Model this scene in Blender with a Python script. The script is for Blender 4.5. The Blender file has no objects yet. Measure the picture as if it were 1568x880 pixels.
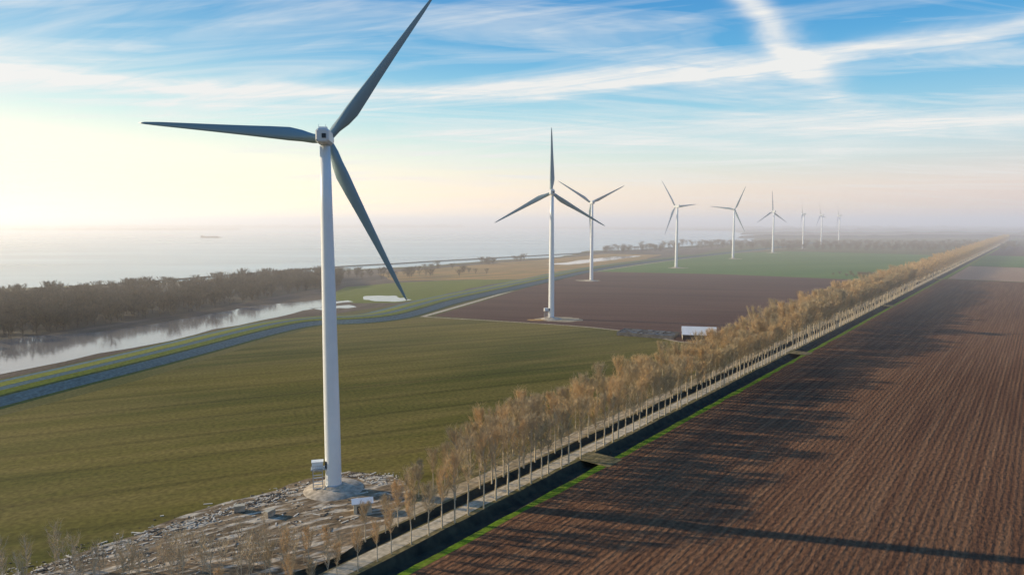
import bpy, math, random
from mathutils import Vector, Matrix, Quaternion
R=random.Random(7)
scene=bpy.context.scene
D=(0.614,0.789); N=(0.789,-0.614)
def sn(s,n): return (D[0]*s+N[0]*n, D[1]*s+N[1]*n)

# ---------------------------------------------------------------- materials
def newmat(name):
    m=bpy.data.materials.new(name); m.use_nodes=True
    nt=m.node_tree; b=nt.nodes['Principled BSDF']
    return m,nt,b
def simple(name,col,rough=0.7,metal=0.0,var=0.0,scale=1.0):
    m,nt,b=newmat(name)
    b.inputs['Roughness'].default_value=rough; b.inputs['Metallic'].default_value=metal
    if var>0:
        tc=nt.nodes.new('ShaderNodeTexCoord'); no=nt.nodes.new('ShaderNodeTexNoise')
        no.inputs['Scale'].default_value=scale; no.inputs['Detail'].default_value=4
        nt.links.new(tc.outputs['Object'],no.inputs['Vector'])
        r=nt.nodes.new('ShaderNodeValToRGB')
        r.color_ramp.elements[0].position=.3; r.color_ramp.elements[1].position=.7
        r.color_ramp.elements[0].color=tuple(c*(1-var) for c in col)+(1,)
        r.color_ramp.elements[1].color=tuple(min(1,c*(1+var)) for c in col)+(1,)
        nt.links.new(no.outputs['Fac'],r.inputs['Fac']); nt.links.new(r.outputs['Color'],b.inputs['Base Color'])
    else: b.inputs['Base Color'].default_value=tuple(col)+(1,)
    return m
def field(name,c1,c2,c3,ang=52.1,big=(.004,.012),rows=(.03,1.2),rowmix=.5,bump=.3,bumpscale=1.2,rough=.95,rr=(.42,.66),furrow=0,famp=.25,tram=0):
    m,nt,b=newmat(name); L=nt.links.new; b.inputs['Roughness'].default_value=rough
    b.inputs['Specular IOR Level'].default_value=.15
    tc=nt.nodes.new('ShaderNodeTexCoord')
    mp=nt.nodes.new('ShaderNodeMapping'); mp.inputs['Rotation'].default_value=(0,0,-math.radians(ang))
    L(tc.outputs['Object'],mp.inputs['Vector'])
    def nz(sx,sy,det,dist=0):
        q=nt.nodes.new('ShaderNodeMapping'); q.inputs['Scale'].default_value=(sx,sy,1)
        L(mp.outputs[0],q.inputs['Vector'])
        n=nt.nodes.new('ShaderNodeTexNoise'); n.inputs['Scale'].default_value=1
        n.inputs['Detail'].default_value=det; n.inputs['Distortion'].default_value=dist
        L(q.outputs[0],n.inputs['Vector']); return n.outputs['Fac']
    def ramp(fac,a,bb,p0,p1):
        r=nt.nodes.new('ShaderNodeValToRGB'); r.color_ramp.elements[0].position=p0; r.color_ramp.elements[1].position=p1
        r.color_ramp.elements[0].color=a; r.color_ramp.elements[1].color=bb; L(fac,r.inputs['Fac']); return r.outputs['Color']
    base=ramp(nz(big[0],big[1],5,.6),tuple(c1)+(1,),tuple(c2)+(1,),.38,.62)
    fac=ramp(nz(rows[0],rows[1],4,.1),(0,0,0,1),(1,1,1,1),rr[0],rr[1])
    mul=nt.nodes.new('ShaderNodeMath'); mul.operation='MULTIPLY'; mul.inputs[1].default_value=rowmix; L(fac,mul.inputs[0])
    mx=nt.nodes.new('ShaderNodeMixRGB'); L(mul.outputs[0],mx.inputs[0]); L(base,mx.inputs[1]); mx.inputs[2].default_value=tuple(c3)+(1,)
    fine=ramp(nz(.7,.7,5),(.66,.66,.66,1),(1.3,1.3,1.3,1),.3,.7)
    m2=nt.nodes.new('ShaderNodeMixRGB'); m2.blend_type='MULTIPLY'; m2.inputs[0].default_value=1
    L(mx.outputs[0],m2.inputs[1]); L(fine,m2.inputs[2]); out=m2.outputs[0]
    wv=None
    def bands(period,amp,p0,p1,out):
        wv=nt.nodes.new('ShaderNodeTexWave'); wv.wave_type='BANDS'; wv.bands_direction='Y'
        wv.inputs['Scale'].default_value=.314/period; wv.inputs['Distortion'].default_value=1.0; wv.inputs['Detail'].default_value=2; wv.inputs['Detail Scale'].default_value=.4
        L(mp.outputs[0],wv.inputs['Vector'])
        fr=ramp(wv.outputs['Fac'],(1-amp,)*3+(1,),(1+amp*.6,)*3+(1,),p0,p1)
        m3=nt.nodes.new('ShaderNodeMixRGB'); m3.blend_type='MULTIPLY'; m3.inputs[0].default_value=1
        L(out,m3.inputs[1]); L(fr,m3.inputs[2]); return wv,m3.outputs[0]
    if furrow>0: wv,out=bands(furrow,famp,.1,.9,out)
    if tram>0: _,out=bands(tram,.16,.0,.07,out)
    L(out,b.inputs['Base Color'])
    if bump>0:
        bp=nt.nodes.new('ShaderNodeBump'); bp.inputs['Strength'].default_value=bump; bp.inputs['Distance'].default_value=.4
        n=nz(bumpscale*.35,bumpscale,4)
        if wv:
            ad=nt.nodes.new('ShaderNodeMath'); ad.operation='MULTIPLY_ADD'; L(wv.outputs['Fac'],ad.inputs[0]); ad.inputs[1].default_value=.2; L(n,ad.inputs[2]); n=ad.outputs[0]
        L(n,bp.inputs['Height']); L(bp.outputs[0],b.inputs['Normal'])
    return m
def water(name,col,rough,bstr,sc):
    m,nt,b=newmat(name); L=nt.links.new
    b.inputs['Base Color'].default_value=tuple(col)+(1,); b.inputs['Roughness'].default_value=rough
    tc=nt.nodes.new('ShaderNodeTexCoord'); mp=nt.nodes.new('ShaderNodeMapping'); mp.inputs['Scale'].default_value=(sc*.4,sc,1)
    L(tc.outputs['Object'],mp.inputs[0]); n=nt.nodes.new('ShaderNodeTexNoise'); n.inputs['Scale'].default_value=1; n.inputs['Detail'].default_value=5
    L(mp.outputs[0],n.inputs['Vector']); bp=nt.nodes.new('ShaderNodeBump'); bp.inputs['Strength'].default_value=bstr; bp.inputs['Distance'].default_value=.3
    L(n.outputs['Fac'],bp.inputs['Height']); L(bp.outputs[0],b.inputs['Normal'])
    mp2=nt.nodes.new('ShaderNodeMapping'); mp2.inputs['Scale'].default_value=(.0015,.006,1); L(tc.outputs['Object'],mp2.inputs[0])
    n2=nt.nodes.new('ShaderNodeTexNoise'); n2.inputs['Scale'].default_value=1; n2.inputs['Detail'].default_value=6; L(mp2.outputs[0],n2.inputs['Vector'])
    r=nt.nodes.new('ShaderNodeValToRGB'); r.color_ramp.elements[0].position=.35; r.color_ramp.elements[1].position=.7
    r.color_ramp.elements[0].color=tuple(c*.8 for c in col)+(1,); r.color_ramp.elements[1].color=tuple(min(1,c*1.3) for c in col)+(1,)
    L(n2.outputs['Fac'],r.inputs[0]); L(r.outputs[0],b.inputs['Base Color'])
    return m

M_grass=field('rough_grass',(.09,.095,.022),(.15,.125,.04),(.19,.14,.055),bump=.3)
M_green=field('winter_crop',(.085,.082,.015),(.165,.128,.026),(.24,.17,.05),ang=24,big=(.0035,.013),rows=(.01,.10),rowmix=.5,bump=.25,tram=24)
M_fargreen=field('far_crop',(.07,.17,.03),(.11,.20,.04),(.16,.18,.05),ang=20,rowmix=.4,bump=0)
M_brown=field('brown_soil',(.095,.047,.034),(.13,.065,.044),(.17,.095,.062),ang=-12,big=(.004,.02),rows=(.006,.1),rowmix=.5,bump=.25,furrow=6,famp=.08)
M_plough=field('ploughed_soil',(.135,.064,.034),(.20,.095,.047),(.27,.145,.075),ang=52.1,big=(.003,.012),rows=(.012,.45),rowmix=.6,bump=.9,bumpscale=1.3,furrow=1.6,famp=.14)
M_tan=field('tan_stubble',(.38,.22,.14),(.42,.27,.17),(.32,.22,.13),rowmix=.3,bump=0)
M_gravel=field('pale_gravel',(.42,.33,.21),(.54,.43,.29),(.22,.17,.09),big=(.05,.08),rows=(.05,1.0),rowmix=.8,bump=.2)
M_concrete_road=field('concrete_track',(.56,.47,.33),(.64,.55,.41),(.36,.28,.17),big=(.04,.1),rows=(.03,1.0),rowmix=.6,bump=0)
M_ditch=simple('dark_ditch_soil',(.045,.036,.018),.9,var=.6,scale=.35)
M_verge=field('dry_verge',(.14,.12,.045),(.22,.17,.08),(.30,.23,.12),big=(.03,.1),rows=(.05,.8),rowmix=.7,bump=.4)
M_lush=field('lush_verge',(.13,.22,.012),(.19,.27,.018),(.17,.15,.03),rows=(.1,.6),bump=.3)
M_reed=field('reed_bed',(.38,.22,.08),(.48,.27,.09),(.17,.15,.045),ang=40,big=(.008,.02),rows=(.01,.05),rowmix=.6,bump=.3)
M_mud=field('mud_bank',(.12,.085,.06),(.19,.14,.10),(.09,.07,.04),ang=75,big=(.01,.03),rows=(.03,.1),rowmix=.6,bump=.4)
M_asphalt_shade=field('asphalt_and_slope_shade',(.085,.14,.15),(.10,.16,.17),(.075,.12,.12),ang=75,rowmix=.4,bump=.1)  # asphalt blue-grey; the right slope's cool shade is put into this colour too
M_dikegreen=field('dike_grass',(.14,.17,.018),(.19,.21,.03),(.22,.20,.04),ang=75,rowmix=.5,bump=.2)
M_dikedark=field('dike_grass_dark',(.035,.07,.022),(.055,.09,.028),(.07,.085,.03),ang=75,rowmix=.5,bump=.2)
M_forestfloor=simple('forest_floor',(.06,.05,.03),.95,var=.4,scale=.05)
M_rubble=field('rubble_ground',(.17,.12,.07),(.28,.20,.12),(.66,.57,.44),ang=30,big=(.06,.1),rows=(.12,.5),rowmix=.8,bump=.9,bumpscale=1.0,rr=(.5,.62))
M_lake=water('lake_water',(.32,.43,.41),.22,.35,.08)
M_creek=water('creek_water',(.26,.23,.20),.08,.1,.3)
M_white=simple('turbine_white',(.80,.81,.80),.35,var=.03,scale=.3)
M_blade=simple('blade_shade_tint',(.22,.31,.34),.4)  # blade darkened to teal-grey; its shade side is put into the colour
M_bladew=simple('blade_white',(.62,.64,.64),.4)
M_darkvent=simple('dark_vent',(.03,.035,.04),.6)
M_conc=simple('concrete',(.47,.39,.29),.9,var=.4,scale=.7)
M_steel=simple('galvanised_steel',(.45,.46,.46),.45,metal=.5)
M_roof=simple('roof_sheet',(.82,.81,.78),.5,var=.05,scale=.5)
M_wall=simple('cabin_wall',(.50,.45,.34),.8,var=.1)
M_timber=simple('dark_timber',(.07,.055,.045),.85,var=.3)
M_tarp=simple('grey_tarp',(.09,.095,.10),.6,var=.5,scale=.6)
M_bark=simple('bark',(.54,.44,.30),.9,var=.3,scale=2)
M_twig=simple('twigs_gold',(.62,.43,.22),.85,var=.3,scale=.35)
M_twig2=simple('twigs_grey',(.48,.37,.22),.85,var=.35,scale=.35)
M_twigd=simple('twigs_dark',(.19,.14,.085),.9,var=.45,scale=.25)
M_hull=simple('hull_dark',(.05,.045,.045),.6)

# ---------------------------------------------------------------- helpers
def mesh(name,verts,faces,mats,idx=None,smooth=False):
    me=bpy.data.meshes.new(name); me.from_pydata(verts,[],faces)
    for m in mats: me.materials.append(m)
    if idx: me.polygons.foreach_set('material_index',idx)
    if smooth: me.polygons.foreach_set('use_smooth',[True]*len(me.polygons))
    me.update(); return me
def obj(name,me,parent=None,loc=(0,0,0),rot=(0,0,0),sc=(1,1,1)):
    o=bpy.data.objects.new(name,me); scene.collection.objects.link(o)
    o.location=loc; o.rotation_euler=rot; o.scale=sc
    if parent: o.parent=parent
    return o
def sheet(name,pts,z,mat):
    me=mesh(name,[(x,y,z) for x,y in pts],[tuple(range(len(pts)))],[mat])
    if me.polygons[0].normal.z<0: me.flip_normals()
    return obj(name,me)
def smoothline(p,it=2):
    for _ in range(it):
        q=[p[0]]
        for a,b in zip(p,p[1:]):
            q.append((a[0]*.75+b[0]*.25,a[1]*.75+b[1]*.25)); q.append((a[0]*.25+b[0]*.75,a[1]*.25+b[1]*.75))
        q.append(p[-1]); p=q
    return p
def ragged(p,amp,step):
    out=[]
    for a,b in zip(p,p[1:]):
        l=math.hypot(b[0]-a[0],b[1]-a[1]); k=max(1,int(l/step))
        for i in range(k):
            t=i/k; j=amp if i else 0
            out.append((a[0]+(b[0]-a[0])*t+R.uniform(-j,j),a[1]+(b[1]-a[1])*t+R.uniform(-j,j)))
    out.append(p[-1]); return out
def loft(name,path,prof,mats,closed=False):
    v=[];f=[];ix=[]; k=len(prof)
    for i,p in enumerate(path):
        a=path[max(0,i-1)]; b=path[min(len(path)-1,i+1)]
        dx,dy=b[0]-a[0],b[1]-a[1]; l=math.hypot(dx,dy); nx,ny=dy/l,-dx/l
        for o,z,_ in prof: v.append((p[0]+nx*o,p[1]+ny*o,z))
    for i in range(len(path)-1):
        for j in range(k-1):
            f.append((i*k+j,i*k+j+1,(i+1)*k+j+1,(i+1)*k+j)); ix.append(prof[j][2])
    return obj(name,mesh(name,v,f,mats,ix))
def box(v,f,c,s,rz=0):
    b=len(v); cs,sn_=math.cos(rz),math.sin(rz)
    for z in(-.5,.5):
        for x,y in((-.5,-.5),(.5,-.5),(.5,.5),(-.5,.5)):
            X,Y=x*s[0],y*s[1]; v.append((c[0]+X*cs-Y*sn_,c[1]+X*sn_+Y*cs,c[2]+z*s[2]))
    for q in((0,3,2,1),(4,5,6,7),(0,1,5,4),(1,2,6,5),(2,3,7,6),(3,0,4,7)): f.append(tuple(b+i for i in q))
def lathe(name,prof,mat,seg=32,cap=True):
    v=[];f=[]
    for r,z in prof:
        for i in range(seg):
            a=2*math.pi*i/seg; v.append((r*math.cos(a),r*math.sin(a),z))
    for j in range(len(prof)-1):
        for i in range(seg):
            f.append((j*seg+i,j*seg+(i+1)%seg,(j+1)*seg+(i+1)%seg,(j+1)*seg+i))
    if cap: f.append(tuple((len(prof)-1)*seg+i for i in range(seg)))
    me=mesh(name,v,f,[mat]); me.polygons.foreach_set('use_smooth',[len(p.vertices)==4 for p in me.polygons]); return me

# ---------------------------------------------------------------- ground sheet with real ditches
ss=[-60000,-8000,-2000,-600,-200,-50]+[i*6 for i in range(0,160)]+[1000,1500,2500,4000,8000,60000]
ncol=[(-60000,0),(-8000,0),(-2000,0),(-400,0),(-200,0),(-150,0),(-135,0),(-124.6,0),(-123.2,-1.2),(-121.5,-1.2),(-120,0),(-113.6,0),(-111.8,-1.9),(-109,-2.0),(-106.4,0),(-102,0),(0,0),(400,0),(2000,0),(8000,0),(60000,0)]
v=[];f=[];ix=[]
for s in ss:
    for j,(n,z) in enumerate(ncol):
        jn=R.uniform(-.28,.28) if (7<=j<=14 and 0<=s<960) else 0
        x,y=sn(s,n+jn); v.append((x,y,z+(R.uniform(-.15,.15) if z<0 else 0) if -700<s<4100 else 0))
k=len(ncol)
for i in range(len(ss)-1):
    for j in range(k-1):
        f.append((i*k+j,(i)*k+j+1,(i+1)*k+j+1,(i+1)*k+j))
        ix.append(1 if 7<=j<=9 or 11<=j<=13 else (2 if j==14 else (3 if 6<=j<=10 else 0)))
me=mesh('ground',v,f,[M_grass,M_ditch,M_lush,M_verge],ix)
if me.polygons[0].normal.z<0: me.flip_normals()
obj('ground',me)

def strip(name,s0,s1,n0,n1,z,mat):
    return sheet(name,[sn(s0,n0),sn(s0,n1),sn(s1,n1),sn(s1,n0)],z,mat)
def rstrip(name,s0,s1,n0,n1,z,mat,j,step=5):
    a=[];b=[];s=s0
    while s<s1:
        a.append(sn(s,n0+R.uniform(-j,j))); b.append(sn(s,n1+R.uniform(-j,j))); s+=step if s<900 else 60
    k=len(a); v=[(x,y,z) for x,y in a+b]; f=[(i,k+i,k+i+1,i+1) for i in range(k-1)]
    me=mesh(name,v,f,[mat]); 
    if me.polygons[0].normal.z<0: me.flip_normals()
    return obj(name,me)
edge=[sn(-500+i*8,-104+R.uniform(-.6,.6)) for i in range(0,196)]
sheet('ploughed_field',[sn(-500,3500)]+edge+[sn(1075,-104),sn(1075,3500)],.02,M_plough)
strip('stubble_field',1085,1420,-100,3500,.02,M_tan)
strip('far_green_field',1440,1900,-100,3500,.02,M_fargreen)
strip('far_brown_field',1920,2700,-100,3500,.02,M_brown)
sheet('green_field',[(-212,0),(-206,250),(-180,326),(-158,433),(-140,500),(-98,518),(-71,545),(8,513),(51,494),(82,470),(113,418),sn(425,-137),sn(300,-136),sn(150,-136),sn(80,-150),sn(-40,-150)],.02,M_green)
sheet('brown_field',[(-64,551),(-22,672),(48,883),(122,1047),(302,995),(448,903),(452,845),sn(900,-140),sn(431,-140),(113,421),(82,473),(51,497),(8,516)],.02,M_brown)
sheet('far_crop_field',[(126,1055),(165,1106),(337,1400),(370,1560),(722,1790),(971,1596),sn(1500,-140),sn(1100,-140),(456,850),(452,910),(304,1003)],.02,M_fargreen)
# roads
rstrip('farm_road',-300,3600,-130.6,-125.4,.03,M_gravel,.35)
rstrip('tree_lined_road',-300,3600,-119.3,-115.2,.03,M_concrete_road,.25)
loft('field_track',smoothline([(-74,547),(8,515),(51,495.5),(82,471.5),(113,419),sn(428,-131)],1),[(-1.4,.05,0),(1.4,.05,0)],[M_gravel])
loft('service_track',smoothline([(-72,547),(-28,672),(42,883),(100,1000),(158,1106),(330,1380),(556,1700),(800,1990)],1),[(-2.2,.05,0),(2.2,.05,0)],[M_concrete_road])
def crossing(s,w):
    loft('ditch_crossing',[sn(s-w*.9,-110),sn(s-w*.45,-110),sn(s+w*.45,-110),sn(s+w*.9,-110)],[(-5.6,.036,0),(-3.7,.05,0),(3.8,.05,0),(7.0,.036,0)],[M_verge])
crossing(186,5); crossing(414,6); crossing(1074,9); crossing(700,6)

# dike
dpath=smoothline([(-290,0),(-262,150),(-229,297),(-205,370),(-180,480),(-158,522),(-108,530),(-88,590),(-72,650),(-2,806),(138,1145),(417,1548),(765,2020),(1150,2600)],3)
loft('dike',dpath,[(-27,-.1,2),(-22,.9,0),(-14,1.8,1),(-3,2.6,2),(-1,2.9,0),(5,2.9,1),(11,2.4,2),(13,2.1,0),(22,.4,2),(25,-.1,0)],[M_asphalt_shade,M_dikegreen,M_dikedark])

# water and banks
lakepts=[(-640,200),(-600,600)]+ragged([(-587,778),(-443,864),(-289,1061),(-162,1171),(-56,1329),(109,1505),(201,1814),(356,1901),(931,2664),(1400,3900)],9,45)+[(1900,6000),(-500,9500),(-12000,9500),(-12000,-3000),(-700,-1500)]
sheet('lake',lakepts,.03,M_lake)
sheet('riverside_ground',[(-300,200),(-600,300),(-560,770),(-430,850),(-280,1050),(-150,1150),(-40,1310),(110,1480),(230,1780),(370,1880),(700,2200),(430,1600),(130,1180),(-20,830),(-100,640),(-150,560),(-200,520),(-240,350)],.012,M_mud)
sheet('forest_ground',ragged([(-380,250),(-330,433),(-303,496),(-268,576),(-231,744),(-206,820),(-260,1000),(-330,920),(-400,850),(-500,740),(-560,500)],4,30),.034,M_forestfloor)
sheet('meadow',ragged([(-192,680),(-150,640),(-110,640),(-95,660),(-30,830),(10,900),(-60,900),(-140,860),(-195,800)],4,25),.036,M_dikegreen)
sheet('reed_bed',ragged([(-200,1000),(-150,880),(-60,905),(20,905),(90,1050),(220,1260),(350,1600),(230,1640),(100,1440),(0,1310),(-120,1130)],6,30),.04,M_reed)
creek=ragged([(-360,180),(-285,240),(-257,337),(-245,369),(-231,408),(-215,459),(-195,527),(-172,600),(-184,672),(-231,624),(-255,545),(-288,470),(-333,438),(-420,330),(-470,200)],5,18)
sheet('creek',creek,.05,M_creek)
sheet('pond',ragged([(-152,692),(-137,706),(-118,700),(-100,664),(-108,652),(-132,655),(-146,668)],5,6),.05,M_creek)
sheet('pond',ragged([(-180,600),(-150,625),(-140,610),(-165,588)],4,8),.05,M_creek)
sheet('pond',ragged([(-178,640),(-160,662),(-152,650),(-168,632)],3,8),.05,M_creek)
sheet('inlet',ragged([(60,1230),(120,1330),(230,1520),(300,1560),(260,1480),(180,1340),(100,1220)],6,20),.05,M_creek)
loft('breakwater',ragged([(-700,560),(-544,721),(-453,883),(-310,1138),(-177,1285),(23,1505),(393,1901),(873,2497)],3,40),[(-4,0,0),(-1,1.6,0),(1,1.6,0),(4,0,0)],[M_ditch])
def bank(name,path,h,w,mat):
    p=smoothline(path,1); q=[]
    for a,b in zip(p,p[1:]):
        l=math.hypot(b[0]-a[0],b[1]-a[1]); kk=max(1,int(l/60))
        for i in range(kk): q.append((a[0]+(b[0]-a[0])*i/kk,a[1]+(b[1]-a[1])*i/kk))
    v=[];f=[]
    for i,p_ in enumerate(q):
        hh=h*(.55+.6*R.random())
        v+= [(p_[0],p_[1]-w,0),(p_[0],p_[1],hh),(p_[0],p_[1]+w,0)]
    for i in range(len(q)-1):
        for j in(0,1): f.append((i*3+j,(i+1)*3+j,(i+1)*3+j+1,i*3+j+1))
    obj(name,mesh(name,v,f,[mat]))
bank('far_shore_woods',[(-12000,8800),(-7000,8600),(-3000,8900),(-600,9300)],42,60,M_forestfloor)
bank('far_shore_woods',[(-5200,6400),(-3600,6500),(-2600,6700)],18,50,M_forestfloor)
for yy,hh in((3300,15),(4200,18),(5600,25),(7500,35)):
    bank('horizon_woods',[(1000+ (yy-3000)*.35,yy),(2500,yy+100),(5200,yy-200),(9000,yy-500)],hh,60,M_forestfloor)

# ---------------------------------------------------------------- trees
def tube(v,f,ix,p0,p1,r0,r1,seg,mi):
    d=(p1-p0).normalized(); a=d.orthogonal().normalized(); b=d.cross(a); s=len(v)
    for p,r in((p0,r0),(p1,r1)):
        for i in range(seg):
            t=2*math.pi*i/seg; v.append(tuple(p+(a*math.cos(t)+b*math.sin(t))*r))
    for i in range(seg):
        f.append((s+i,s+(i+1)%seg,s+seg+(i+1)%seg,s+seg+i)); ix.append(mi)
def make_tree(name,H,cr,base,nl,ntw,tw,mats,seed,spread=.5,tr=.22):
    r=random.Random(seed); v=[];f=[];ix=[]
    pts=[Vector((0,0,-.3))]; n=6
    for i in range(1,n+1): pts.append(Vector((r.uniform(-.02,.02)*H*i/n,r.uniform(-.02,.02)*H*i/n,H*.93*i/n)))
    for i in range(n): tube(v,f,ix,pts[i],pts[i+1],tr*(1-i/n*.85),tr*(1-(i+1)/n*.85),6,0)
    def at(z):
        t=max(0,min(.999,z/(H*.93)))*n; i=int(t); return pts[i].lerp(pts[i+1],t-i)
    limbs=[]
    for i in range(nl):
        z=H*(base+(0.93-base)*((i+r.random())/nl)); p=at(z); a=r.uniform(0,6.283)
        rel=(z/H-base)/(1-base); L=cr*(1.15*math.sin(math.pi*min(1,.22+.78*rel))+.25)*r.uniform(.7,1.2)
        up=r.uniform(.9,1.9)
        q=p+Vector((math.cos(a)*L*spread*1.5,math.sin(a)*L*spread*1.5,L*up))
        if q.z>H*1.03: q.z=H*1.03
        mid=p.lerp(q,.5)+Vector((math.cos(a),math.sin(a),-.5))*L*.12
        tube(v,f,ix,p,mid,.08,.05,3,0); tube(v,f,ix,mid,q,.05,.02,3,0)
        limbs.append((p,mid,q,L))
    for i in range(ntw):
        p,m,q,L=limbs[r.randrange(nl)]; t=r.uniform(.1,1.05)
        c=(p.lerp(m,t*2) if t<.5 else m.lerp(q,t*2-1))
        d=Vector((r.gauss(0,.5),r.gauss(0,.5),r.uniform(.3,1.4)))
        d.normalize(); l=r.uniform(.7,1.9)*(.6+cr*.15); e=c+d*l
        w=Vector((r.gauss(0,1),r.gauss(0,1),r.gauss(0,1))).cross(d)
        if w.length<.01: continue
        w=w.normalized()*tw; s=len(v)
        v+= [tuple(c-w),tuple(c+w),tuple(e+w*.4),tuple(e-w*.4)]
        f.append((s,s+1,s+2,s+3)); ix.append(1)
    return mesh(name,v,f,mats,ix)
pop=[make_tree('poplar_mesh',17+i*.6,2.7+.2*(i%3),.42,30,1900,.026,[M_bark,M_twig if i%2 else M_twig2],10+i,tr=.29) for i in range(6)]
popl=[make_tree('poplar_far_mesh',17+i*.6,2.8,.28,16,420,.085,[M_bark,M_twig],40+i) for i in range(3)]
sap=[make_tree('sapling_mesh',7+i*.7,1.5,.15,16,260,.015,[M_bark,M_twig2],60+i,tr=.08) for i in range(4)]
wil=[make_tree('woodland_mesh',11+i,4.2,.12,18,520,.11,[M_timber,M_twigd],80+i,spread=.7) for i in range(3)]
def empty(name): 
    e=bpy.data.objects.new(name,None); scene.collection.objects.link(e); return e
far=empty('distant_tree_row')
def place(kind,x,y,s,par=None,name='poplar_tree',zs=1):
    o=obj(name,kind,par,(x,y,0),(0,0,R.uniform(0,6.28)),(s,s,s*zs)); return o
s=60
while s<900:
    for nn in(-133,-124.0,-114.4):
        if nn==-124 and R.random()<.35: continue
        if nn==-133 and s<122: continue
        if nn==-114.4 and (abs(s-186)<4 or abs(s-414)<5): continue
        if R.random()<.04: continue
        x,y=sn(s+R.uniform(-.8,.8),nn+R.uniform(-.3,.3)); big=1.0 if s<400 else 1.22
        s0={-133:122,-124.0:106,-114.4:100}[nn]
        big*=min(1,max(.5,.5+(s-s0)/36*.5))
        place(pop[R.randrange(6)],x,y,big*R.uniform(.82,1.12))
    s+=5.3
while s<3500:
    for nn in(-133,-124,-116):
        x,y=sn(s+R.uniform(-2,2),nn+R.uniform(-1,1)); place(popl[R.randrange(3)],x,y,1.25*R.uniform(.8,1.15),far,'row_tree')
    s+=8
for i in range(75):
    t=R.random()**1.2; x=-108+t*68+R.uniform(-3,3); y=139+t*8+R.gauss(0,4)
    place(sap[R.randrange(4)],x,y,R.uniform(.55,1.1),None,'young_tree')
forest=empty('riverside_forest')
A=[(-400,300),(-329,438),(-303,500),(-268,580),(-231,748),(-206,815)]; B=[(-600,420),(-500,620),(-470,690),(-400,800),(-330,900),(-240,960)]
for i in range(900):
    t=R.random()*4.999; k_=int(t); q=t-k_
    a=(A[k_][0]*(1-q)+A[k_+1][0]*q,A[k_][1]*(1-q)+A[k_+1][1]*q); b=(B[k_][0]*(1-q)+B[k_+1][0]*q,B[k_][1]*(1-q)+B[k_+1][1]*q)
    w=R.random()**1.2
    place(wil[R.randrange(3)],a[0]*(1-w)+b[0]*w,a[1]*(1-w)+b[1]*w,R.uniform(.75,1.2),forest,'forest_tree')
for cx,cy,nn_,sp in((-190,930,14,30),(-130,960,10,25),(-110,1100,6,12),(-40,1230,9,12),(10,1330,6,8),(-60,1000,5,15),(260,1700,14,25),(330,1800,25,40),(450,1950,25,50),(560,2150,20,50)):
    for i in range(nn_): place(wil[R.randrange(3)],cx+R.gauss(0,sp),cy+R.gauss(0,sp*.6),R.uniform(.6,1.1)*(1.25 if cy>1500 else 1),forest,'shore_tree')
wood=empty('distant_woodland')
for i in range(800):
    x=R.uniform(600,1900); y=R.uniform(1830,2500)+ (x-700)*-.15
    n_=N[0]*x+N[1]*y
    if abs(n_+124)<25 or n_>-60: continue
    place(wil[R.randrange(3)],x,y,R.uniform(.8,1.2),wood,'woodland_tree')
for i in range(45):
    place(wil[R.randrange(3)],495+R.gauss(0,22),960+R.gauss(0,9),R.uniform(.25,.5),wood,'shrub_tree')

# ---------------------------------------------------------------- wind turbines
def naca(n=12):
    up=[];lo=[]
    for i in range(n+1):
        x=.5*(1-math.cos(math.pi*i/n)); t=5*(.2969*math.sqrt(x)-.126*x-.3516*x*x+.2843*x**3-.1036*x**4); up.append((x,t)); lo.append((x,-t))
    return up[::-1]+lo[1:-1]
AF=naca()
def blade_mesh(mat,L=50.5):
    v=[];f=[]; n=len(AF)
    st=[(0,2.2,1,90),(1.5,2.2,1,90),(4,2.6,.75,40),(7,3.4,.42,22),(10.5,3.9,.3,15),(16,3.4,.24,10),(22,2.8,.21,7),(30,2.15,.19,4),(38,1.6,.17,2),(45,1.1,.15,1),(49,.65,.14,0),(50.5,.12,.12,0)]
    for z,c,th,tw in st:
        tw=math.radians(tw if z>3 else 40); circ=1 if z<3 else max(0,1-(z-2.5)/5)
        for i,(x,t) in enumerate(AF):
            ax,ay=(x-.3)*c, t*c*th/ .6*1.0
            cx,cy=math.cos(2*math.pi*i/n)*c*.5, math.sin(2*math.pi*i/n)*c*.5
            X=ax*(1-circ)+cx*circ; Y=ay*(1-circ)+cy*circ
            pre=(z/50.5)**2*1.6
            v.append((X*math.cos(tw)-Y*math.sin(tw),X*math.sin(tw)+Y*math.cos(tw)+pre,z*L/50.5))
    for j in range(len(st)-1):
        for i in range(n): f.append((j*n+i,j*n+(i+1)%n,(j+1)*n+(i+1)%n,(j+1)*n+i))
    f.append(tuple((len(st)-1)*n+i for i in range(n)))
    return mesh('blade',v,f,[mat],smooth=True)
BL=blade_mesh(M_blade); BLW=blade_mesh(M_bladew)
TW=lathe('tower',[(2.25,.9),(2.2,20),(2.05,40),(1.85,60),(1.6,80),(1.4,96.6)],M_white,40)
FD=lathe('foundation',[(8.6,-.1),(8.1,.25),(4.4,1.05),(3.3,1.2),(3.0,1.35),(3.0,1.5)],M_conc,48)
FL=lathe('tower_flange',[(2.32,.9),(2.32,1.8),(2.2,1.85)],M_steel,40)
NAC_s=[(-5.2,.72),(-4.9,.9),(-3,1),(2.2,1),(3.4,.82),(3.7,.7)]
v=[];f=[]
for y,sc_ in NAC_s:
    w,h_=1.9*sc_,2.0*sc_; ch=.65*sc_
    for x,z in((-w+ch,-h_),(w-ch,-h_),(w,-h_+ch),(w,h_-ch),(w-ch,h_),(-w+ch,h_),(-w,h_-ch),(-w,-h_+ch)): v.append((x,y,z))
for j in range(len(NAC_s)-1):
    for i in range(8): f.append((j*8+i,j*8+(i+1)%8,(j+1)*8+(i+1)%8,(j+1)*8+i))
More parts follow.
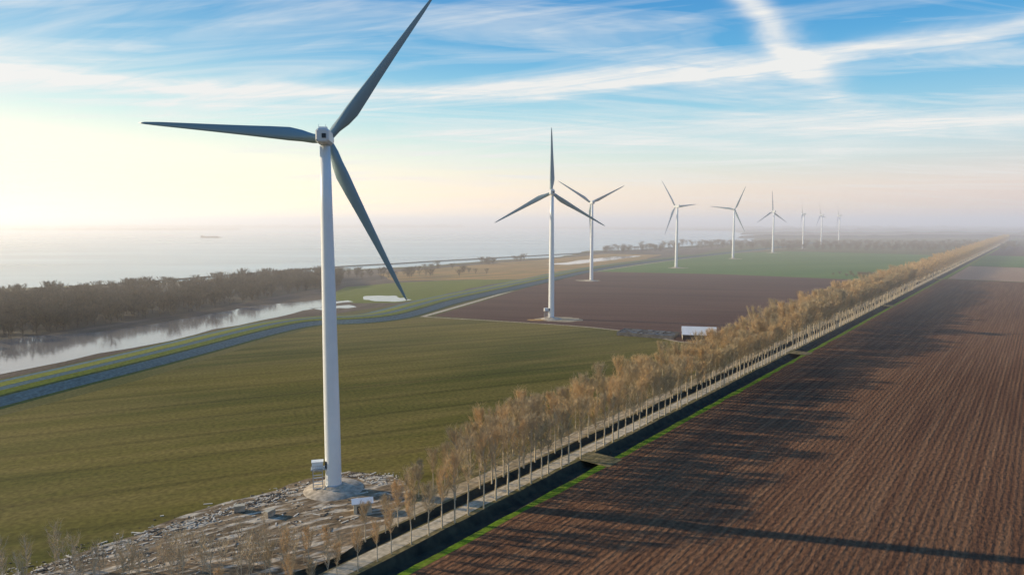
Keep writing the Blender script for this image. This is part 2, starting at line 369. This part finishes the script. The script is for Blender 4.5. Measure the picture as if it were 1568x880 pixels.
f.append(tuple(range(8))[::-1]); f.append(tuple((len(NAC_s)-1)*8+i for i in range(8)))
NA=mesh('nacelle',v,f,[M_bladew])
v=[];f=[]; box(v,f,(.5,-5.25,-.1),(1.1,.12,1.2)); VE=mesh('rear_vent',v,f,[M_darkvent])
v=[];f=[]; box(v,f,(0,-2.8,2.2),(2.2,1.2,.5)); box(v,f,(-.9,-4.3,2.4),(.08,.08,1.1)); box(v,f,(.9,-4.3,2.4),(.08,.08,1.1)); CO=mesh('cooler',v,f,[M_white])
HB=lathe('hub',[(1.6,-1.5),(1.75,-.9),(1.8,0),(1.7,.9),(1.4,1.7),(.8,2.3),(.1,2.5)],M_white,28)
def stair_cabin():
    v=[];f=[]
    for x in(-5.6,-3.0):
        for y in(-1,1): box(v,f,(x,y,3.4),(.18,.18,6.2))
    box(v,f,(-3.9,0,6.5),(4.4,2.9,.25))
    for z in range(6): box(v,f,(-4.3,-1.25+.4*(z%2),1.2+z*.95),(2.6,.5,.12))
    for i in range(9): box(v,f,(-5.8+i*.5,-1.4,7.1),(.05,.05,1.1))
    box(v,f,(-3.9,-1.4,7.65),(4.3,.06,.06))
    st=mesh('stair_frame',v,f,[M_steel])
    v=[];f=[]; box(v,f,(-4.3,.2,7.6),(3.0,2.0,1.9)); box(v,f,(-4.3,.2,8.6),(3.3,2.3,.14))
    cb=mesh('platform_cabin',v,f,[M_white])
    v=[];f=[]; box(v,f,(-1.9,-1.1,7.7),(.9,.2,2.0),-.9); dr=mesh('tower_door',v,f,[M_darkvent])
    return st,cb,dr
ST,CB,DR=stair_cabin()
def turbine(x,y,yaw,angs,stairs=False,sc=1,bl=None):
    e=empty('wind_turbine'); e.location=(x,y,0); e.scale=(sc,sc,sc)
    obj('foundation',FD,e); obj('tower',TW,e); obj('tower_flange',FL,e)
    hd=bpy.data.objects.new('nacelle_head',None); scene.collection.objects.link(hd); hd.parent=e
    hd.location=(0,0,98.9); hd.rotation_euler=(0,0,math.radians(yaw))
    obj('nacelle',NA,hd); obj('rear_vent',VE,hd); obj('cooler',CO,hd)
    obj('hub',HB,hd,(0,5.2,0),(-math.pi/2,0,0))
    for i,a in enumerate(angs):
        obj('blade_%d'%(i+1),bl or BLW,hd,(0,5.2,0),(0,math.radians(90-a),0))
    if stairs:
        obj('stair_frame',ST,e,rot=(0,0,.25)); obj('platform_cabin',CB,e,rot=(0,0,.25)); obj('tower_door',DR,e,rot=(0,0,.25))
    return e
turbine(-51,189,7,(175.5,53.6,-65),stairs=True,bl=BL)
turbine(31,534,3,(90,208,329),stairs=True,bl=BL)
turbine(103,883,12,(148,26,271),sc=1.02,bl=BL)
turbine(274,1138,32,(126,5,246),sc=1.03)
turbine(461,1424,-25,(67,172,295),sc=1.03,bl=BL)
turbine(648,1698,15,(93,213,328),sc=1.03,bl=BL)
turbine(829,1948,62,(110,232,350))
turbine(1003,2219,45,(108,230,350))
turbine(1157,2421,50,(112,5,250))

def blob(cx,cy,rx,ry,rot=0,n=26,j=.18):
    p=[]
    for i in range(n):
        a=2*math.pi*i/n; r=1+R.uniform(-j,j); X,Y=rx*r*math.cos(a),ry*r*math.sin(a)
        p.append((cx+X*math.cos(rot)-Y*math.sin(rot),cy+X*math.sin(rot)+Y*math.cos(rot)))
    return p
sheet('building_site',ragged([(-112,128),(-104,146),(-97,155),(-86,171),(-72,184),(-61,197),(-50,203),(-36,199),(-29,188),(-31,172),(-37,155),(-58,128),(-80,112)],1.6,5),.04,M_rubble)
for x,y,rx,ry in((37,531,17,13),(98,888,16,14),(277,1135,16,12),(464,1421,16,12),(648,1695,18,14),(829,1945,16,12)):
    sheet('turbine_pad',blob(x,y,rx,ry),.045,M_gravel)
sheet('soil_patch',blob(20,528,8,5),.05,M_reed)

v=[];f=[];ix=[]
for i in range(2100):
    t=R.random()
    if t<.5:
        q=R.random(); x=-108+q*52+R.gauss(0,2.2); y=138+q*56+R.gauss(0,2.2)
    elif t<.65: x=R.uniform(-56,-34); y=R.uniform(192,202)
    else:
        q=R.random(); x=-100+q*60+R.gauss(0,9); y=138+q*38+R.gauss(0,9)
    n_=N[0]*x+N[1]*y
    if n_>-135 or math.hypot(x+51,y-189)<9.5: continue
    sz=R.choice([.12,.18,.25,.45]); L_=R.choice([1,1,2,5]) 
    box(v,f,(x,y,.06+sz*.1),(sz*L_,sz*.8,sz*.3),R.gauss(.9,.9)); mi=0 if R.random()<.6 else 1
    ix+= [mi]*6
obj('rubble_pile',mesh('rubble_pile',v,f,[simple('pale_rubble',(.68,.60,.48),.85,var=.2),M_timber],ix))

def gable(name,w,d,he,hr,loc,rz,wall,roof,openfront=False):
    e=empty(name); e.location=loc; e.rotation_euler=(0,0,rz)
    v=[(-w/2,-d/2,0),(w/2,-d/2,0),(w/2,d/2,0),(-w/2,d/2,0),(-w/2,-d/2,he),(w/2,-d/2,he),(w/2,d/2,he),(-w/2,d/2,he),(-w/2,0,hr),(w/2,0,hr)]
    f=[(2,3,7,6),(0,4,8,7,3),(1,2,6,9,5)]
    if not openfront: f.append((0,1,5,4))
    obj('walls',mesh('walls',v,f,[wall]),e)
    o=.5; t=.15; k_=(hr-he)/(d/2)
    v=[];f=[]
    for sgn in(-1,1):
        b=len(v)
        v+=[(-w/2-o,sgn*(d/2+o),he-k_*o+.05),(w/2+o,sgn*(d/2+o),he-k_*o+.05),(w/2+o,0,hr+.05),(-w/2-o,0,hr+.05)]
        v+=[(a,b_,c+t) for a,b_,c in v[b:b+4]]
        f+=[(b,b+1,b+2,b+3),(b+4,b+5,b+6,b+7),(b,b+1,b+5,b+4),(b,b+3,b+7,b+4),(b+1,b+2,b+6,b+5)]
    obj('roof',mesh('roof',v,f,[roof]),e)
    return e
k_=gable('transformer_kiosk',4.6,3.0,2.9,3.5,(-39.5,174,0),.25,M_wall,M_roof)
v=[];f=[]; box(v,f,(-.9,-1.53,1.1),(1.0,.06,2.0)); box(v,f,(.6,-1.53,1.1),(1.0,.06,2.0)); obj('doors',mesh('doors',v,f,[M_timber]),k_)
b_=gable('farm_shed',21,13,3.8,8.0,(122,441,0),-.2,M_wall,M_roof,True)
v=[];f=[]
for i in range(5): box(v,f,(-9.6+i*4.8,-6.4,1.9),(.25,.25,3.8))
box(v,f,(0,-4.6,.9),(18,1.6,1.8)); obj('posts',mesh('posts',v,f,[M_timber]),b_)
e=empty('silage_clamp'); e.location=(92,455,0); e.rotation_euler=(0,0,-.45)
v=[];f=[]
for y in(-9,-3,3,9): box(v,f,(0,y,1.2),(38,.35,2.4))
box(v,f,(-19.2,0,1.2),(.3,18.4,2.4)); obj('clamp_walls',mesh('clamp_walls',v,f,[simple('clamp_wall',(.14,.13,.12),.9,var=.4,scale=.4)]),e)
v=[];f=[]
for y in(-6,0,6):
    for i in range(9):
        b=len(v); x0=-18+i*4; 
        for x_ in(x0,x0+3.9):
            hh=1.6+1.2*R.random()
            for yy,zz in((-2.7,.6),(-1.4,hh),(1.4,hh),(2.7,.6)): v.append((x_,y+yy,zz))
        f+=[(b,b+1,b+5,b+4),(b+1,b+2,b+6,b+5),(b+2,b+3,b+7,b+6)]
obj('tarp_covers',mesh('tarp_covers',v,f,[M_tarp]),e)
for x,y,r_ in((-72,174,.3),(-63,171,1.1)):
    c_=empty('site_container'); c_.location=(x,y,0); c_.rotation_euler=(0,0,r_)
    v=[];f=[]; box(v,f,(0,0,.85),(2.6,1.5,1.5)); 
    for i in range(8): box(v,f,(-1.15+i*.33,-.78,.85),(.1,.06,1.4))
    obj('body',mesh('body',v,f,[M_conc]),c_)
    v=[];f=[]; box(v,f,(0,0,1.68),(2.75,1.65,.14)); box(v,f,(0,0,.05),(2.4,1.2,.1)); obj('lid',mesh('lid',v,f,[M_wall]),c_)
e=empty('cargo_barge'); e.location=(-1467,3332,0)
v=[(-48,-5,0),(44,-5,0),(50,0,0),(44,5,0),(-48,5,0),(-49,-5.5,3.2),(45,-5.5,3.2),(53,0,4),(45,5.5,3.2),(-49,5.5,3.2)]
f=[(0,1,6,5),(1,2,7,6),(2,3,8,7),(3,4,9,8),(4,0,5,9),(5,6,7,8,9)]
obj('hull',mesh('hull',v,f,[M_hull]),e)
v=[];f=[]; box(v,f,(0,0,5.2),(76,9,4)); box(v,f,(-42,0,6.5),(9,8,6.5)); box(v,f,(-41,0,10.6),(5,6,2.4)); obj('deckhouse',mesh('deckhouse',v,f,[M_hull]),e)

# ---------------------------------------------------------------- sky, sun, haze
ELEV=math.radians(18)
hx,hy=-.97,.243; l=math.hypot(hx,hy); hx/=l;hy/=l
sv=Vector((hx*math.cos(ELEV),hy*math.cos(ELEV),math.sin(ELEV)))
sl=bpy.data.lights.new('sun','SUN'); sl.energy=5; sl.angle=math.radians(.5); sl.color=(1,.83,.56)
so=bpy.data.objects.new('sun',sl); scene.collection.objects.link(so); so.rotation_euler=(-sv).to_track_quat('-Z','Y').to_euler()

w=bpy.data.worlds.new('World'); scene.world=w; w.use_nodes=True; nt=w.node_tree; nt.nodes.clear(); L=nt.links.new
def nd(t): return nt.nodes.new(t)
def mth(op,a,b=None,c=None,clamp=False):
    n=nd('ShaderNodeMath'); n.operation=op; n.use_clamp=clamp
    for i,x in enumerate((a,b,c)):
        if x is None: continue
        if isinstance(x,(int,float)): n.inputs[i].default_value=x
        else: L(x,n.inputs[i])
    return n.outputs[0]
def ramp(fac,els):
    r=nd('ShaderNodeValToRGB'); cr=r.color_ramp
    while len(cr.elements)<len(els): cr.elements.new(.5)
    for e_,(p,c) in zip(cr.elements,els): e_.position=p; e_.color=tuple(c)+(1,)
    L(fac,r.inputs[0]); return r.outputs[0]
def mix(fac,a,b,bt='MIX'):
    n=nd('ShaderNodeMixRGB'); n.blend_type=bt
    for i,x in enumerate((fac,a,b)):
        if isinstance(x,(int,float)): n.inputs[i].default_value=x
        elif isinstance(x,tuple): n.inputs[i].default_value=x+(1,)
        else: L(x,n.inputs[i])
    return n.outputs[0]
tc=nd('ShaderNodeTexCoord'); sp=nd('ShaderNodeSeparateXYZ'); L(tc.outputs['Generated'],sp.inputs[0])
X,Y,Z=sp.outputs
sky=nd('ShaderNodeTexSky'); sky.sky_type='NISHITA'; sky.sun_disc=False; sky.sun_elevation=ELEV; sky.sun_rotation=math.atan2(hx,hy); sky.dust_density=2.5; sky.air_density=1.0
b1=nd('ShaderNodeBackground'); L(sky.outputs[0],b1.inputs[0]); b1.inputs[1].default_value=.1
grad=ramp(Z,[(0,(.98,.80,.60)),(.035,(.96,.82,.65)),(.085,(.64,.87,.80)),(.15,(.27,.72,.86)),(.22,(.10,.49,.80)),(.32,(.045,.31,.68)),(.7,(.02,.12,.34))])
pink=ramp(Z,[(0,(.70,.57,.57)),(.05,(.84,.71,.68)),(.11,(.52,.70,.82)),(.2,(.13,.46,.80)),(.32,(.035,.24,.64))])
az=mth('DIVIDE',X,mth('MAXIMUM',Y,.15)); el=mth('DIVIDE',Z,mth('MAXIMUM',Y,.15))
rt=mth('MULTIPLY_ADD',az,.75,.35,True)
grad=mix(mth('MULTIPLY',rt,.8),grad,pink)
dt=mth('ADD',mth('MULTIPLY',X,hx),mth('MULTIPLY',Y,hy)); 
gl=mth('MULTIPLY',mth('POWER',mth('MULTIPLY_ADD',dt,.5,.5,True),3.0),mth('POWER',mth('SUBTRACT',1,mth('MAXIMUM',Z,0)),9.0))
grad=mix(mth('MULTIPLY',gl,1.6,None,True),grad,(2.0,1.55,1.05))
cz=mth('ADD',mth('MAXIMUM',Z,0),.07)
cb=nd('ShaderNodeCombineXYZ'); L(mth('DIVIDE',X,cz),cb.inputs[0]); L(mth('DIVIDE',Y,cz),cb.inputs[1])
def noise(rot,sx,sy,det,dist,off=0,rough=.6):
    m1=nd('ShaderNodeMapping'); m1.inputs['Rotation'].default_value=(0,0,rot); m1.inputs['Location'].default_value=(off,off,0); L(cb.outputs[0],m1.inputs[0])
    m2=nd('ShaderNodeMapping'); m2.inputs['Scale'].default_value=(sx,sy,1); L(m1.outputs[0],m2.inputs[0])
    n=nd('ShaderNodeTexNoise'); n.inputs['Scale'].default_value=1; n.inputs['Detail'].default_value=det; n.inputs['Distortion'].default_value=dist; n.inputs['Roughness'].default_value=rough
    L(m2.outputs[0],n.inputs['Vector']); return n.outputs['Fac']
n1=noise(-.15,.35,1.6,6,.8); n2=noise(.3,.25,1.2,6,1.4,3.3); n3=noise(0,1.2,1.2,5,.5,7); n4=noise(.5,.8,5.0,4,1.0,1.7)
c1=ramp(n1,[(.49,(0,0,0)),(.75,(1,1,1))]); c2=ramp(n2,[(.49,(0,0,0)),(.74,(1,1,1))])
st_=mth('MULTIPLY_ADD',n4,2.4,-.2,True)
cl=mth('MULTIPLY',mth('ADD',mth('MULTIPLY',c1,.95),mth('MULTIPLY',c2,.85)),st_)
def gauss(x,wd): 
    q=mth('DIVIDE',x,wd); return mth('EXPONENT',mth('MULTIPLY',mth('MULTIPLY',q,q),-1))
wob=mth('MULTIPLY',mth('SUBTRACT',n3,.5),.05)
a2=mth('ADD',az,.2); e0=mth('MULTIPLY_ADD',mth('MULTIPLY',a2,a2),.11,.187)
bm=mth('MULTIPLY_ADD',mth('ADD',n1,n4),1.5,-.65,True)
band=mth('MULTIPLY',gauss(mth('ADD',mth('SUBTRACT',el,e0),wob),.013),bm)
ct=mth('SUBTRACT',az,mth('MULTIPLY_ADD',mth('SUBTRACT',.313,el),.85,.348))
trail=mth('MULTIPLY',gauss(mth('ADD',ct,mth('MULTIPLY',wob,3.0)),.026),mth('MULTIPLY',mth('MULTIPLY_ADD',mth('ADD',n3,n4),1.6,-.9,True),mth('MULTIPLY_ADD',el,14,-2.0,True)))
b2e=mth('SUBTRACT',el,mth('MULTIPLY_ADD',az,.03,.125))
band2=mth('MULTIPLY',gauss(mth('ADD',b2e,wob),.018),mth('MULTIPLY',mth('MULTIPLY_ADD',az,1.6,.15,True),st_))
cl=mth('ADD',cl,mth('ADD',band,mth('ADD',trail,band2)))
fade=mth('MULTIPLY',mth('MULTIPLY',mth('MULTIPLY_ADD',Z,12,.1,True),mth('MULTIPLY_ADD',Z,-3.0,2.0,True)),.88)
cl=mth('MULTIPLY',cl,fade,None,True)
col=mix(cl,grad,(.93,.93,.91))
b2=nd('ShaderNodeBackground'); L(col,b2.inputs[0]); b2.inputs[1].default_value=1.0
ms=nd('ShaderNodeMixShader'); ms.inputs[0].default_value=.9; L(b1.outputs[0],ms.inputs[1]); L(b2.outputs[0],ms.inputs[2])
wo=nd('ShaderNodeOutputWorld'); L(ms.outputs[0],wo.inputs[0])

# mist lying over the lake and the far land (emission term stands in for the haze's own multiple scattering)
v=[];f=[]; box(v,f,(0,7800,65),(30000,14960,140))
hm=bpy.data.materials.new('haze'); hm.use_nodes=True; hn=hm.node_tree; hn.nodes.clear()
vs=hn.nodes.new('ShaderNodeVolumeScatter'); vs.inputs['Color'].default_value=(1,.94,.85,1); vs.inputs['Density'].default_value=.00032; vs.inputs['Anisotropy'].default_value=.4
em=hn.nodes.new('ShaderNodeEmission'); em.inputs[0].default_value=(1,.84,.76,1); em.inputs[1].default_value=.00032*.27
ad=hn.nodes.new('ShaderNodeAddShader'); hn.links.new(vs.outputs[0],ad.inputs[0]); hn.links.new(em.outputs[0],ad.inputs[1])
oo=hn.nodes.new('ShaderNodeOutputMaterial'); hn.links.new(ad.outputs[0],oo.inputs['Volume'])
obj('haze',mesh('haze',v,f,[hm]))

cam=bpy.data.cameras.new('camera'); cam.lens=24; cam.sensor_width=36; cam.clip_start=.5; cam.clip_end=200000
co=bpy.data.objects.new('camera',cam); scene.collection.objects.link(co); co.location=(0,0,76); co.rotation_euler=(math.radians(90)-math.atan(100/1045),0,0)
scene.camera=co
scene.view_settings.view_transform='Standard'
